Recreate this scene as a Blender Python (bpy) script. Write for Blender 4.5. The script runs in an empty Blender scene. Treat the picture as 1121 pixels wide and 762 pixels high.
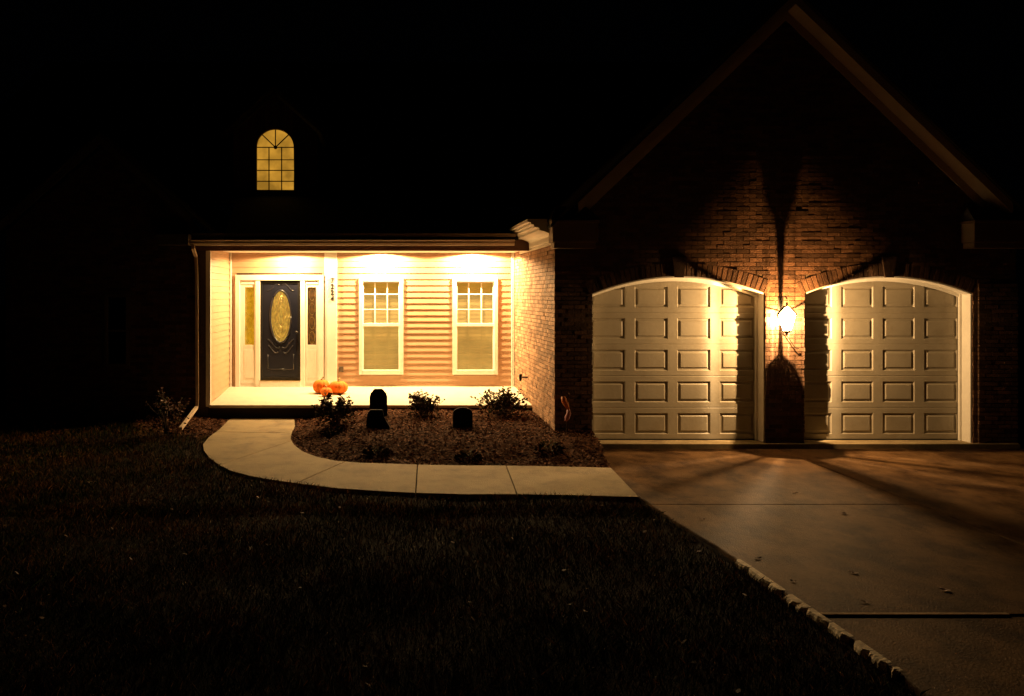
import bpy, bmesh, math, random
import numpy as np
from mathutils import Vector, Matrix
random.seed(11); RNG = np.random.default_rng(11)
S = bpy.context.scene
COL = S.collection
LANE = 930; EYE = 2.33; HX = 418.0; HY = 322.0
def P(px, py, D):                      # photo pixel at depth D -> point
    return Vector(((px-HX)/1000*D, D, EYE-(py-HY)/1000*D))
def X(px, D): return (px-HX)/1000*D
def Z(py, D): return EYE-(py-HY)/1000*D
def zwalk(D): return -0.07+(D-10.4)*0.0283
def G(px, py, dz=0.0):                 # pixel -> point on the walk/lawn slope
    D = (EYE-dz+.07+.0283*10.4)/((py-HY)/1000+.0283)
    return Vector(((px-HX)/1000*D, D, zwalk(D)+dz))

# ---------------------------------------------------------------- materials
def new_mat(name):
    m = bpy.data.materials.new(name); m.use_nodes = True
    nt = m.node_tree; b = nt.nodes['Principled BSDF']
    return m, nt, b
def N(nt, t, **kw):
    n = nt.nodes.new(t)
    for k, v in kw.items():
        if k in n.inputs: n.inputs[k].default_value = v
        else: setattr(n, k, v)
    return n
def ramp(nt, fac, stops):
    r = nt.nodes.new('ShaderNodeValToRGB'); e = r.color_ramp.elements
    while len(e) < len(stops): e.new(0.5)
    for i, (p, c) in enumerate(stops):
        e[i].position = p; e[i].color = (*c, 1)
    nt.links.new(fac, r.inputs[0]); return r.outputs[0]
def mat(name, col, rough=.6, var=.15, scale=6, bump=0, bscale=40, metal=0, island=0, coat=0, spec=.5, stain=None, stretch=(1,1,1)):
    m, nt, b = new_mat(name); L = nt.links
    tc = N(nt, 'ShaderNodeTexCoord')
    mp = N(nt, 'ShaderNodeMapping'); mp.inputs['Scale'].default_value = stretch
    L.new(tc.outputs['Object'], mp.inputs[0])
    n = N(nt, 'ShaderNodeTexNoise', Scale=scale, Detail=6.0, Roughness=.65)
    L.new(mp.outputs[0], n.inputs['Vector'])
    c0 = tuple(max(0, c*(1-var)) for c in col); c1 = tuple(min(1, c*(1+var)) for c in col)
    c = ramp(nt, n.outputs[0], [(.3, c0), (.7, c1)])
    if stain:
        n2 = N(nt, 'ShaderNodeTexNoise', Scale=stain[1], Detail=5.0, Roughness=.7)
        L.new(mp.outputs[0], n2.inputs['Vector'])
        f = ramp(nt, n2.outputs[0], [(stain[2], (0,0,0)), (stain[3], (1,1,1))])
        mx = N(nt, 'ShaderNodeMix', data_type='RGBA'); L.new(f, mx.inputs[0])
        L.new(c, mx.inputs[6]); mx.inputs[7].default_value = (*stain[0], 1); c = mx.outputs[2]
    if island:
        g = N(nt, 'ShaderNodeNewGeometry')
        f = ramp(nt, g.outputs['Random Per Island'], [(0, (1-island,)*3), (1, (1+island*.6,)*3)])
        mx = N(nt, 'ShaderNodeMix', data_type='RGBA', blend_type='MULTIPLY'); mx.inputs[0].default_value = 1
        L.new(c, mx.inputs[6]); L.new(f, mx.inputs[7]); c = mx.outputs[2]
    L.new(c, b.inputs['Base Color'])
    b.inputs['Roughness'].default_value = rough; b.inputs['Metallic'].default_value = metal
    b.inputs['Coat Weight'].default_value = coat; b.inputs['Specular IOR Level'].default_value = spec
    if bump:
        nb = N(nt, 'ShaderNodeTexNoise', Scale=bscale, Detail=5.0)
        L.new(mp.outputs[0], nb.inputs['Vector'])
        bp = N(nt, 'ShaderNodeBump', Strength=bump, Distance=.01)
        L.new(nb.outputs[0], bp.inputs['Height']); L.new(bp.outputs[0], b.inputs['Normal'])
    return m
def emit_mat(name, col, s, var=.2, scale=5, stretch=(1,1,1), base=(.3,.25,.15)):
    m = mat(name, base, .5, .1, scale)
    nt = m.node_tree; b = nt.nodes['Principled BSDF']; L = nt.links
    tc = N(nt, 'ShaderNodeTexCoord'); mp = N(nt, 'ShaderNodeMapping'); mp.inputs['Scale'].default_value = stretch
    L.new(tc.outputs['Object'], mp.inputs[0])
    n = N(nt, 'ShaderNodeTexNoise', Scale=scale, Detail=4.0); L.new(mp.outputs[0], n.inputs['Vector'])
    c = ramp(nt, n.outputs[0], [(.35, tuple(x*(1-var) for x in col)), (.65, tuple(min(1, x*(1+var)) for x in col))])
    L.new(c, b.inputs['Emission Color']); b.inputs['Emission Strength'].default_value = s
    return m
def glass_mat(name, tint=(1,1,1), gloss=.08, diff=0.0, rough=.02):
    m = bpy.data.materials.new(name); m.use_nodes = True; nt = m.node_tree; L = nt.links
    nt.nodes.remove(nt.nodes['Principled BSDF']); out = nt.nodes['Material Output']
    t = N(nt, 'ShaderNodeBsdfTransparent'); t.inputs[0].default_value = (*tint, 1)
    g = N(nt, 'ShaderNodeBsdfGlossy', Roughness=rough)
    mx = N(nt, 'ShaderNodeMixShader'); mx.inputs[0].default_value = gloss
    L.new(t.outputs[0], mx.inputs[1]); L.new(g.outputs[0], mx.inputs[2]); o = mx.outputs[0]
    if diff:
        d = N(nt, 'ShaderNodeBsdfTranslucent'); d.inputs[0].default_value = (1,.95,.85,1)
        m2 = N(nt, 'ShaderNodeMixShader'); m2.inputs[0].default_value = diff
        L.new(o, m2.inputs[1]); L.new(d.outputs[0], m2.inputs[2]); o = m2.outputs[0]
    L.new(o, out.inputs[0]); return m

M = {}
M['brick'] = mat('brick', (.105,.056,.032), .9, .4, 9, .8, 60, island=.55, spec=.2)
M['brick_lit'] = mat('brick_side_lit', (.36,.21,.125), .9, .3, 9, .7, 60, island=.42, spec=.2)  # same brick lightened in colour to stand for porch light on it
M['mortar'] = mat('mortar', (.11,.085,.06), .95, .25, 20, .6, 80, spec=.1)
M['siding'] = mat('vinyl_siding', (.44,.275,.165), .55, .07, 2.5, .15, 30, stretch=(.3,1,4))
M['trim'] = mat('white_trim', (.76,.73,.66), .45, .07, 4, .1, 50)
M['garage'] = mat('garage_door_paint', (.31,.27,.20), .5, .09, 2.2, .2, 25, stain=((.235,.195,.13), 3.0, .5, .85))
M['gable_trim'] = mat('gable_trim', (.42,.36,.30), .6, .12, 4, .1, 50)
M['return_trim_shaded'] = mat('return_trim_shaded', (.18,.13,.09), .6, .12, 4)  # darker copy of the gable trim, dimness of the returns put into colour
M['wing_trim_shaded'] = mat('wing_trim_shaded', (.09,.07,.05), .7)  # white trim darkened in colour to stand for the unlit wing
M['gutter'] = mat('gutter_metal', (.55,.42,.30), .4, .12, 3, .1, 20)
M['shingle'] = mat('roof_shingle', (.03,.028,.026), .95, .4, 12, .8, 60)
M['navy'] = mat('navy_door_paint', (.009,.010,.019), .3, .2, 5, .15, 60, coat=.4)
M['black'] = mat('black_metal', (.012,.011,.010), .4, .2, 20, .1, 60, metal=.3)
M['plastic_black'] = mat('black_foam', (.006,.006,.006), .9, .3, 20, .5, 60, spec=.1)
M['brass'] = mat('brass', (.6,.42,.18), .3, .1, 10, metal=1)
M['concrete_porch'] = mat('porch_concrete', (.55,.50,.40), .8, .08, 3, .25, 60)
M['concrete'] = mat('walk_concrete', (.29,.22,.115), .88, .12, 1.6, .6, 70, stain=((.15,.105,.055), 2.6, .45, .72))
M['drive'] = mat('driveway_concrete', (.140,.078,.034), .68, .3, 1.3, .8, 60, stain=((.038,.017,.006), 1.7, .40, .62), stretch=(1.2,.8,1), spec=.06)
M['drive2'] = mat('edge_concrete_lit', (.66,.54,.38), .8, .45, 6, .6, 45)
M['soil'] = mat('lawn_soil', (.010,.006,.003), 1, .4, 3, .8, 20, spec=.05)
M['mulchbase'] = mat('mulch_ground', (.075,.035,.02), 1, .45, 9, 1, 30, spec=.05)
M['mulch'] = mat('mulch_chip', (.13,.055,.028), .95, .4, 7, island=.6, spec=.1)
M['orange'] = mat('pumpkin_skin', (.72,.165,.003), .8, .18, 8, .2, 30, stretch=(1,1,.3))
M['stem'] = mat('pumpkin_stem', (.20,.17,.06), .8, .3, 20)
M['bark'] = mat('twig_bark', (.06,.035,.02), .9, .3, 20)
M['petal'] = mat('pale_petal', (.42,.26,.22), .7, .3, 10, island=.4)
M['leafstuff'] = mat('dead_leaf', (.13,.055,.022), .8, .35, 10, island=.5)
def leaf_mat(name, a, b2, tr=.25):
    m, nt, b = new_mat(name); L = nt.links
    g = N(nt, 'ShaderNodeNewGeometry')
    tc = N(nt, 'ShaderNodeTexCoord'); n = N(nt, 'ShaderNodeTexNoise', Scale=1.2, Detail=5.0)
    L.new(tc.outputs['Object'], n.inputs['Vector'])
    ad = N(nt, 'ShaderNodeMath', operation='MULTIPLY_ADD'); L.new(g.outputs['Random Per Island'], ad.inputs[0])
    ad.inputs[1].default_value = .45; 
    sb = N(nt, 'ShaderNodeMath', operation='SUBTRACT'); L.new(n.outputs[0], sb.inputs[0]); sb.inputs[1].default_value = .2
    L.new(sb.outputs[0], ad.inputs[2])
    c = ramp(nt, ad.outputs[0], [(.38, a), (.66, b2)]); L.new(c, b.inputs['Base Color'])
    b.inputs['Roughness'].default_value = .9; b.inputs['Specular IOR Level'].default_value = .04
    return m
M['grass'] = leaf_mat('grass_blade', (.020,.034,.006), (.13,.055,.018))
M['leaf'] = leaf_mat('shrub_leaf', (.02,.028,.010), (.08,.035,.018))
M['glass'] = glass_mat('window_glass', (.96,.97,.95), .07)
M['lglass'] = glass_mat('seeded_lantern_glass', (.66,.62,.55), .04, .24, .1)
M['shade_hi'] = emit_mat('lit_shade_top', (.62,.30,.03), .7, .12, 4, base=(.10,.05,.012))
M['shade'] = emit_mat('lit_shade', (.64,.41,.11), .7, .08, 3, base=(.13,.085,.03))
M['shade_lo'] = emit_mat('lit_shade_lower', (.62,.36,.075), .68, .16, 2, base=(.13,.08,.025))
M['upper_pane'] = emit_mat('lit_upper_pane', (.56,.27,.028), .85, .38, 2.6)
M['oval'] = emit_mat('lit_leaded_glass', (.60,.34,.04), .66, .5, 26, (1,1,.5), (.03,.02,.006))
M['side_l'] = emit_mat('lit_sidelight_glass', (.85,.38,.008), .7, .25, 12, base=(.02,.01,.002))
M['side_r'] = emit_mat('dim_sidelight_glass', (.22,.075,.008), .5, .8, 22, (1,1,.6), (.03,.015,.005))
def bulb_mat():
    m = bpy.data.materials.new('bulb_glass'); m.use_nodes = True; nt = m.node_tree; nt.nodes.remove(nt.nodes['Principled BSDF'])
    t = nt.nodes.new('ShaderNodeBsdfTransparent'); e = nt.nodes.new('ShaderNodeEmission'); e.inputs[0].default_value = (1,.8,.45,1); e.inputs[1].default_value = 60
    x = nt.nodes.new('ShaderNodeMixShader'); x.inputs[0].default_value = .12; nt.links.new(t.outputs[0], x.inputs[1]); nt.links.new(e.outputs[0], x.inputs[2])
    nt.links.new(x.outputs[0], nt.nodes['Material Output'].inputs[0]); return m
M['bulb'] = bulb_mat()
M['lens'] = emit_mat('downlight_lens', (1,.80,.45), 12, 0, 1)

# ---------------------------------------------------------------- mesh builder
class MB:
    def __init__(s): s.v = []; s.f = []; s.sm = []
    def add(s, vs, fs, smooth=False):
        b = len(s.v); s.v += [tuple(v) for v in vs]
        s.f += [tuple(b+i for i in f) for f in fs]; s.sm += [smooth]*len(fs); return s
    def box(s, x0, x1, y0, y1, z0, z1):
        return s.add([(x0,y0,z0),(x1,y0,z0),(x1,y1,z0),(x0,y1,z0),(x0,y0,z1),(x1,y0,z1),(x1,y1,z1),(x0,y1,z1)],
            [(0,3,2,1),(4,5,6,7),(0,1,5,4),(1,2,6,5),(2,3,7,6),(3,0,4,7)])
    def bar(s, a, b, w, h, up=(0,0,1)):
        a = Vector(a); b = Vector(b); d = (b-a).normalized(); u = Vector(up)
        if abs(d.dot(u)) > .98: u = Vector((0,1,0))
        r = d.cross(u).normalized(); u = r.cross(d).normalized()
        vs = []
        for p in (a, b):
            for i, j in ((-1,-1),(1,-1),(1,1),(-1,1)): vs.append(p+r*w/2*i+u*h/2*j)
        return s.add(vs, [(3,2,1,0),(4,5,6,7),(0,1,5,4),(1,2,6,5),(2,3,7,6),(3,0,4,7)])
    def tube(s, pts, r, n=8):
        pts = [Vector(p) for p in pts]; rs = r if isinstance(r, (list, tuple)) else [r]*len(pts)
        vs = []; fs = []
        for i, p in enumerate(pts):
            d = (pts[min(i+1, len(pts)-1)]-pts[max(i-1, 0)]).normalized()
            u = Vector((0,0,1)) if abs(d.z) < .9 else Vector((1,0,0))
            a = d.cross(u).normalized(); b = a.cross(d)
            for k in range(n):
                t = 2*math.pi*k/n; vs.append(p+(a*math.cos(t)+b*math.sin(t))*rs[i])
        for i in range(len(pts)-1):
            for k in range(n):
                k2 = (k+1) % n; fs.append((i*n+k, i*n+k2, (i+1)*n+k2, (i+1)*n+k))
        fs.append(tuple(range(n-1,-1,-1))); fs.append(tuple(range((len(pts)-1)*n, len(pts)*n)))
        return s.add(vs, fs, True)
    def lathe(s, prof, n=16, c=(0,0,0), smooth=True, rot=0):
        vs = []; fs = []
        for r, z in prof:
            for k in range(n):
                t = 2*math.pi*k/n+rot; vs.append((c[0]+r*math.cos(t), c[1]+r*math.sin(t), c[2]+z))
        for i in range(len(prof)-1):
            for k in range(n):
                k2 = (k+1) % n; fs.append((i*n+k, i*n+k2, (i+1)*n+k2, (i+1)*n+k))
        fs.append(tuple(range(n-1,-1,-1))); fs.append(tuple(range((len(prof)-1)*n, len(prof)*n)))
        return s.add(vs, fs, smooth)
    def prism(s, poly, y0, y1):            # poly in (x,z), extruded along y
        n = len(poly)
        vs = [(x,y0,z) for x,z in poly]+[(x,y1,z) for x,z in poly]
        return s.add(vs, [tuple(range(n)), tuple(range(2*n-1,n-1,-1))]+[(i,n+i,n+(i+1)%n,(i+1)%n) for i in range(n)])
    def prismx(s, poly, x0, x1):           # poly in (y,z), extruded along x
        n = len(poly)
        vs = [(x0,y,z) for y,z in poly]+[(x1,y,z) for y,z in poly]
        return s.add(vs, [tuple(range(n)), tuple(range(2*n-1,n-1,-1))]+[(i,n+i,n+(i+1)%n,(i+1)%n) for i in range(n)])
    def build(s, name, m, parent=None, bevel=0, fixn=True):
        me = bpy.data.meshes.new(name); me.from_pydata(s.v, [], s.f)
        me.polygons.foreach_set('use_smooth', s.sm)
        if fixn:
            bm = bmesh.new(); bm.from_mesh(me); bmesh.ops.recalc_face_normals(bm, faces=bm.faces); bm.to_mesh(me); bm.free()
        me.update(); me.materials.append(m)
        o = bpy.data.objects.new(name, me); COL.objects.link(o)
        if parent:
            o.parent = parent
            if parent.type == 'EMPTY' and parent.get('_w'): o.matrix_parent_inverse = Matrix.Translation(-parent.location)
        if bevel:
            b = o.modifiers.new('bevel', 'BEVEL'); b.width = bevel; b.segments = 2; b.limit_method = 'ANGLE'
        return o
def tag(o, label, cat, group=None):
    o['label'] = label; o['category'] = cat
    if group: o['group'] = group
    return o
def struct(o): o['kind'] = 'structure'; return o
def thing(name, label, cat, loc, group=None, rz=0, world=False):
    o = bpy.data.objects.new(name, None); COL.objects.link(o); o.location = loc; o.rotation_euler = (0,0,rz)
    o.empty_display_size = .1
    if world: o['_w'] = 1
    return tag(o, label, cat, group)

# ---------------------------------------------------------------- dimensions
DB = 18.62; DP = 16.43; DG = 14.29; DR = DG+.30
XL = -3.11; XR = 2.71
CEIL = 3.17
ZFB = .45; ZFF = .335
DRIVE_X = 3.30

house = thing('house', 'one-storey house at night with lit porch, brick gabled garage and arched upper window', 'house', (0, DP, 0), world=True)

# brick courses ------------------------------------------------------------
def bricks(mb, u0, u1, z0, z1, keep, put, jit=.006, L=.203, H=.0667, J=.010, edges=()):
    rows = int((z1-z0)/H)+1
    for r in range(rows):
        za = z0+r*H; zb = za+H-J
        if za > z1: break
        off = (r % 2)*L/2
        u = u0-off
        while u < u1:
            a = max(u, u0); b = min(u+L-J, u1)
            if b-a > .03:
                for (a2, b2) in keep(a, b, za, zb):
                    if b2-a2 > .02:
                        d = .008+random.uniform(0, jit)+(random.random() < .08)*random.uniform(0, .006)
                        put(mb, a2, b2, za, zb, d)
            u += L

# arched openings
def oleft(): return (X(648,DG), X(838,DG))
OP = [oleft(), (X(880,DG), X(1065,DG))]
ARCH_S = Z(321.5, DG); ARCH_T = Z(302.5, DG)
def arch_z(x, o, grow=0):
    c = (o[0]+o[1])/2; h = (o[1]-o[0])/2; rise = ARCH_T-ARCH_S
    R = (h*h+rise*rise)/(2*rise)+grow
    d = R*R-(x-c)**2
    return (ARCH_T+grow)-R+math.sqrt(max(d, 0))
GX0, GX1 = XR, 2*X(871,13.94)-XR          # garage wall extent
RX = X(871,13.94); RZ = Z(-8,13.94); RSL = .962
def roofline(x): return RZ-.30-abs(x-RX)*RSL
def keep_front(a, b, za, zb):
    zm = (za+zb)/2
    if zm > roofline((a+b)/2)-.02: return []
    segs = [(a, b)]
    for o in OP:
        new = []
        for (p, q) in segs:
            if q <= o[0] or p >= o[1]: new.append((p, q)); continue
            if zb < ARCH_S+.01 or zm < arch_z((max(p,o[0])+min(q,o[1]))/2, o, .215):
                e0 = o[0]+random.uniform(-.004, .012); e1 = o[1]-random.uniform(-.004, .012)
                if p < e0: new.append((p, e0))
                if q > e1: new.append((e1, q))
            else: new.append((p, q))
        segs = new
    return segs
wb = MB()
bricks(wb, GX0, GX1, -.1, RZ-.3, keep_front, lambda mb,a,b,za,zb,d: mb.box(a,b,DG-d,DG+.012,za,zb))
# soldier course over each arch
for o in OP:
    c = (o[0]+o[1])/2; h = (o[1]-o[0])/2; rise = ARCH_T-ARCH_S; R = (h*h+rise*rise)/(2*rise)
    cz = ARCH_T-R; A = math.asin((h+.04)/R); n = int(2*A*R/.0765)
    for i in range(n):
        t0 = -A+2*A*i/n+.0012; t1 = -A+2*A*(i+1)/n-.0032/1; 
        if abs((t0+t1)/2)*R < .07: continue
        d = .010+random.uniform(0,.008)
        pts = [(c+math.sin(t)*r, cz+math.cos(t)*r) for t, r in ((t0,R+.004),(t1,R+.004),(t1,R+.207),(t0,R+.207))]
        wb.prism(pts, DG-d, DG+.012)
# brick returns on the jambs (thin lip)
fw = wb.build('brick_wall', M['brick'], house, fixn=False)
fw['label'] = 'dark red brick front wall of the garage under the gable'
# mortar backing with openings
mw = MB(); xs = sorted(set([GX0, GX1]+[o[i] for o in OP for i in (0,1)]+list(np.linspace(GX0, GX1, 90))+[RX]))
for a, b in zip(xs[:-1], xs[1:]):
    m_ = (a+b)/2; ins = [o for o in OP if o[0] < m_ < o[1]]
    za = arch_z(a, ins[0]) if ins else -.2; zb = arch_z(b, ins[0]) if ins else -.2
    mw.add([(a,DG,za),(b,DG,zb),(b,DG,roofline(b)),(a,DG,roofline(a))], [(0,1,2,3)])
mw.build('mortar', M['mortar'], fw, fixn=False)
# side wall of the garage facing the porch
sb = MB()
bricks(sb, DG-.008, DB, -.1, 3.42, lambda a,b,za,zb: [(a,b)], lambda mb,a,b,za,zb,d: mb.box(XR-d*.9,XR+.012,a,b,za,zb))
sw = sb.build('brick_wall', M['brick_lit'], house, fixn=False); sw['label'] = 'brick side wall at the right end of the porch, colour lightened for porch light'
sw['label'] = 'brick side wall at the right end of the porch, porch light put into its pale colour'
MB().add([(XR,DG,-.2),(XR,DB,-.2),(XR,DB,3.5),(XR,DG,3.5)], [(0,1,2,3)]).build('mortar', M['mortar'], sw)
# other garage walls
MB().box(GX1-.02,GX1,DG+.001,26,-.2,3.4).build('side_wall', M['brick'], house)
# jamb liners, arch trim and garage doors ---------------------------------
for k, o in enumerate(OP):
    gd = MB(); x0, x1 = o; W = x1-x0; zt = ARCH_T+.05
    base = gd
    # door slab: grid with recessed moulded panels
    H = .505; cols = 4; cw = W/cols; yb = DR
    xsd = []; 
    def rect_ring(mb, a0, a1, z0, z1, ya, c0, c1, w0, w1, yc):
        o_ = [(a0,ya,z0),(a1,ya,z0),(a1,ya,z1),(a0,ya,z1)]; i_ = [(c0,yc,w0),(c1,yc,w0),(c1,yc,w1),(c0,yc,w1)]
        mb.add(o_+i_, [(0,1,5,4),(1,2,6,5),(2,3,7,6),(3,0,4,7)])
    for r in range(6):
        z0 = .012+r*H; z1 = z0+H
        # section joint: tiny chamfer lines
        for c in range(cols):
            a = x0+c*cw; b = a+cw; m1 = .075; s0 = .085
            if c == 0: a_in = a+.055
            else: a_in = a+m1
            b_in = b-m1 if c < cols-1 else b-.055
            za, zb = z0+s0, z1-s0
            e = .006
            rect_ring(gd, a, b, z0, z1, yb, a, b, z0+e, z1-e, yb-.0) if False else None
            rect_ring(gd, a, b, z0, z1, yb+.006, a, b, z0+.008, z1-.008, yb)
            rect_ring(gd, a, b, z0+.008, z1-.008, yb, a_in, b_in, za, zb, yb)
            q = .016
            rect_ring(gd, a_in, b_in, za, zb, yb, a_in+q, b_in-q, za+q, zb-q, yb+.019)
            q2 = q+.02
            rect_ring(gd, a_in+q, b_in-q, za+q, zb-q, yb+.019, a_in+q2, b_in-q2, za+q2, zb-q2, yb+.019)
            q3 = q2+.022
            rect_ring(gd, a_in+q2, b_in-q2, za+q2, zb-q2, yb+.019, a_in+q3, b_in-q3, za+q3, zb-q3, yb+.002)
            gd.add([(a_in+q3,yb+.002,za+q3),(b_in-q3,yb+.002,za+q3),(b_in-q3,yb+.002,zb-q3),(a_in+q3,yb+.002,zb-q3)], [(0,1,2,3)])
    g = gd.build('garage_door', M['garage'], house)
    g['label'] = ('left garage door' if k == 0 else 'right garage door')+', cream raised panels under a brick arch'
    sl = MB().box(x0+.03, x1-.03, DR-.012, DR+.02, -.002, .02); sl.build('bottom_seal', M['black'], g)
    # side jamb liners
    jb = MB()
    jb.prism([(0,0)]*0 or [(x1-.018,-.05),(x1+.002,-.05),(x1+.002,ARCH_S),(x1-.018,ARCH_S)], DG+.03, DR+.06)
    jb.build('door_jamb', M['trim'], g)
    MB().box(x0-.002, x0+.018, DG+.03, DR+.06, -.05, ARCH_S).build('door_jamb', M['trim'], g)
    MB().box(x1-.055, x1-.0185, DR-.06, DR-.018, -.05, ARCH_S).build('jamb_stop', M['trim'], g)
    MB().box(x0+.0185, x0+.055, DR-.06, DR-.018, -.05, ARCH_S).build('jamb_stop', M['trim'], g)
    # arch liner
    ar = MB(); n = 40; pr = []
    for i in range(n+1):
        x = x0+W*i/n; pr.append((x, arch_z(x, o)))
    for (xa, za), (xb, zb) in zip(pr[:-1], pr[1:]):
        ar.add([(xa,DG+.01,za),(xb,DG+.01,zb),(xb,DR+.06,zb),(xa,DR+.06,za),
                (xa,DG+.01,za-.02),(xb,DG+.01,zb-.02),(xb,DR+.06,zb-.02),(xa,DR+.06,za-.02)],
               [(0,1,2,3),(7,6,5,4),(4,5,1,0),(2,6,7,3)])
        ar.add([(xa,DR-.05,za-.02),(xb,DR-.05,zb-.02),(xb,DR-.05,zb-.075),(xa,DR-.05,za-.075),
                (xa,DR-.01,za-.02),(xb,DR-.01,zb-.02),(xb,DR-.01,zb-.075),(xa,DR-.01,za-.075)], [(0,1,2,3),(3,2,6,7),(7,6,5,4)])
    ar.build('arch_trim', M['trim'], g)
    # keystone
    c = (x0+x1)/2
    ks = MB(); ks.prism([(c-.07,ARCH_T-.02),(c+.07,ARCH_T-.02),(c+.115,ARCH_T+.31),(c-.115,ARCH_T+.31)], DG-.036, DG-.004)
    ks.build('keystone', M['brick'], house, bevel=.004)
# closure above the doors inside (dark) so no gap shows
MB().box(GX0+.05,GX1-.05,DR+.07,DR+.10,-.1,3.2).build('inner_wall', M['mortar'], house)
# brick pilaster right of the right door
pb = MB(); bricks(pb, X(1069.5,DG), GX1, -.1, 2.45, lambda a,b,za,zb: [(a,b)], lambda mb,a,b,za,zb,d: mb.box(a,b,DG-.045-d*.6,DG-.02,za,zb))
pb.build('brick_pilaster', M['brick'], house, fixn=False)

# garage gable roof, rakes, returns ----------------------------------------
DF = 13.94
def rake(name, y0, y1, d0, d1, m, ext=.0):
    # strips between offsets d0..d1 measured down from the roof surface, each side
    mb = MB()
    for sgn in (-1, 1):
        xe = RX+sgn*(X(1109,13.94)-RX+ext)
        ze = RZ-abs(xe-RX)*RSL
        poly = [(RX, RZ-d0), (xe, ze-d0), (xe, ze-d1), (RX, RZ-d1)]
        mb.prism(poly, y0, y1)
    return mb.build(name, m, house)
rf = MB()
for sgn in (-1, 1):
    xe = RX+sgn*(X(1109,13.94)-RX+.42); ze = RZ-abs(xe-RX)*RSL
    rf.prism([(RX, RZ+.06), (xe, ze+.06), (xe, ze+.01), (RX, RZ+.01)], DF-.03, 26)
gr = rf.build('roof', M['shingle'], house); gr['label'] = 'dark gable roof over the garage'
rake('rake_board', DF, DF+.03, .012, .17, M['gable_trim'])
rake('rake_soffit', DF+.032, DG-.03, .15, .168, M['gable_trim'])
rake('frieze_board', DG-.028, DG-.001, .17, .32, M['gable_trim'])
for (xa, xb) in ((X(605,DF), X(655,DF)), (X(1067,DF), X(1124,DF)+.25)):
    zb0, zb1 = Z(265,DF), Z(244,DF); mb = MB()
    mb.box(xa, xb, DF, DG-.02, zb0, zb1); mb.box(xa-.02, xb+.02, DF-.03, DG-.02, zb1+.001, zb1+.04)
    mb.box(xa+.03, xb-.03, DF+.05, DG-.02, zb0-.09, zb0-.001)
    e = mb.build('eave_return', M['return_trim_shaded'], house, bevel=.004)
    m2 = MB(); y0, y1 = DF-.05, DG-.015; z = zb1+.042
    m2.add([(xa-.04,y0,z),(xb+.04,y0,z),(xb+.04,y1,z),(xa-.04,y1,z),(xa+.1,y1,z+.24),(xb-.12,y1,z+.24)], [(0,1,5,4),(1,2,5),(3,0,4),(0,3,2,1),(2,3,4,5)])
    m2.build('return_roof', M['shingle'], e)
# stepped cornice along the garage side eave (over the brick side wall)
pf = [(2.70,3.11),(2.70,3.50),(2.27,3.50),(2.27,3.455),(2.325,3.45),(2.325,3.415),(2.37,3.41),(2.37,3.375),(2.45,3.365),(2.45,3.325),(2.54,3.305),(2.62,3.27),(2.645,3.24),(2.645,3.165),(2.665,3.16),(2.665,3.11)]
cn = MB(); cn.prism(pf, DG-.06, DB-.9); cn.build('cornice', M['trim'], house)

# ---------------------------------------------------------------- porch
def clap(mb, a0, a1, z0, z1, holes, put, pitch=.1225):
    r = 0
    while z0+r*pitch < z1:
        za = z0+r*pitch; zb = min(za+pitch, z1); segs = [(a0, a1)]
        for (h0, h1, g0, g1) in holes:
            if zb > g0+.03 and za < g1-.03:
                ns = []
                for p, q in segs:
                    if q <= h0 or p >= h1: ns.append((p,q)); continue
                    if p < h0: ns.append((p,h0))
                    if q > h1: ns.append((h1,q))
                segs = ns
        for p, q in segs: put(mb, p, q, za, zb)
        r += 1
def put_back(mb, p, q, za, zb):
    mb.add([(p,DB-.020,za),(q,DB-.020,za),(q,DB-.004,zb-.004),(p,DB-.004,zb-.004),(p,DB-.004,za),(q,DB-.004,za),(p,DB-.004,zb),(q,DB-.004,zb)],
           [(0,1,2,3),(0,4,5,1),(3,2,7,6)])
def put_left(mb, p, q, za, zb):
    mb.add([(XL+.020,p,za),(XL+.020,q,za),(XL+.004,q,zb-.004),(XL+.004,p,zb-.004),(XL+.004,p,za),(XL+.004,q,za),(XL+.004,p,zb),(XL+.004,q,zb)],
           [(0,1,2,3),(0,4,5,1),(3,2,7,6)])
WIN = [(X(393,DB), X(441.5,DB), Z(410,DB), Z(304,DB)), (X(495.3,DB), X(544.8,DB), Z(410,DB), Z(304,DB))]
DOORH = (X(259,DB), X(353,DB), ZFB-.02, Z(303,DB))
mb = MB(); clap(mb, XL, XR, ZFB-.02, CEIL+.02, [(w[0]+.03,w[1]-.03,w[2]+.03,w[3]-.03) for w in WIN]+[DOORH], put_back)
bw = mb.build('siding_wall', M['siding'], house, fixn=False); bw['label'] = 'tan clapboard wall behind the porch'
mb = MB(); clap(mb, DP+.02, DB-.02, ZFF-.06, CEIL+.02, [], put_left)
lw = mb.build('siding_wall', M['siding'], house, fixn=False); lw['label'] = 'short clapboard wall at the left end of the porch'
# solid core left wall + brick face of left wing
LWX = X(216.5,DP)
MB().box(LWX, XL+.003, DP+.02, 24, -.2, 3.3).build('wall_core', M['mortar'], house)
mb = MB(); mb.box(XL-.055, XL+.028, DP-.005, DP+.07, ZFF-.03, CEIL); MB().box(XL+.021,XL+.055,DB-.07,DB-.022,ZFB-.02,CEIL).build('corner_board', M['trim'], house, bevel=.003)
mb.build('corner_board', M['trim'], house, bevel=.003)
MB().box(XR-.075,XR-.018,DB-.06,DB-.021,ZFB-.02,CEIL).build('corner_board', M['trim'], house, bevel=.003)
mb = MB(); mb.box(X(358.3,DB), X(369,DB), DB-.075, DB-.005, ZFB-.01, CEIL); mb.box(X(355.2,DB), X(358.2,DB), DB-.04, DB-.005, ZFB-.01, CEIL)
cb = mb.build('corner_board', M['trim'], house, bevel=.004); cb['label'] = 'tall white board beside the front door carrying the house number'
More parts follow.
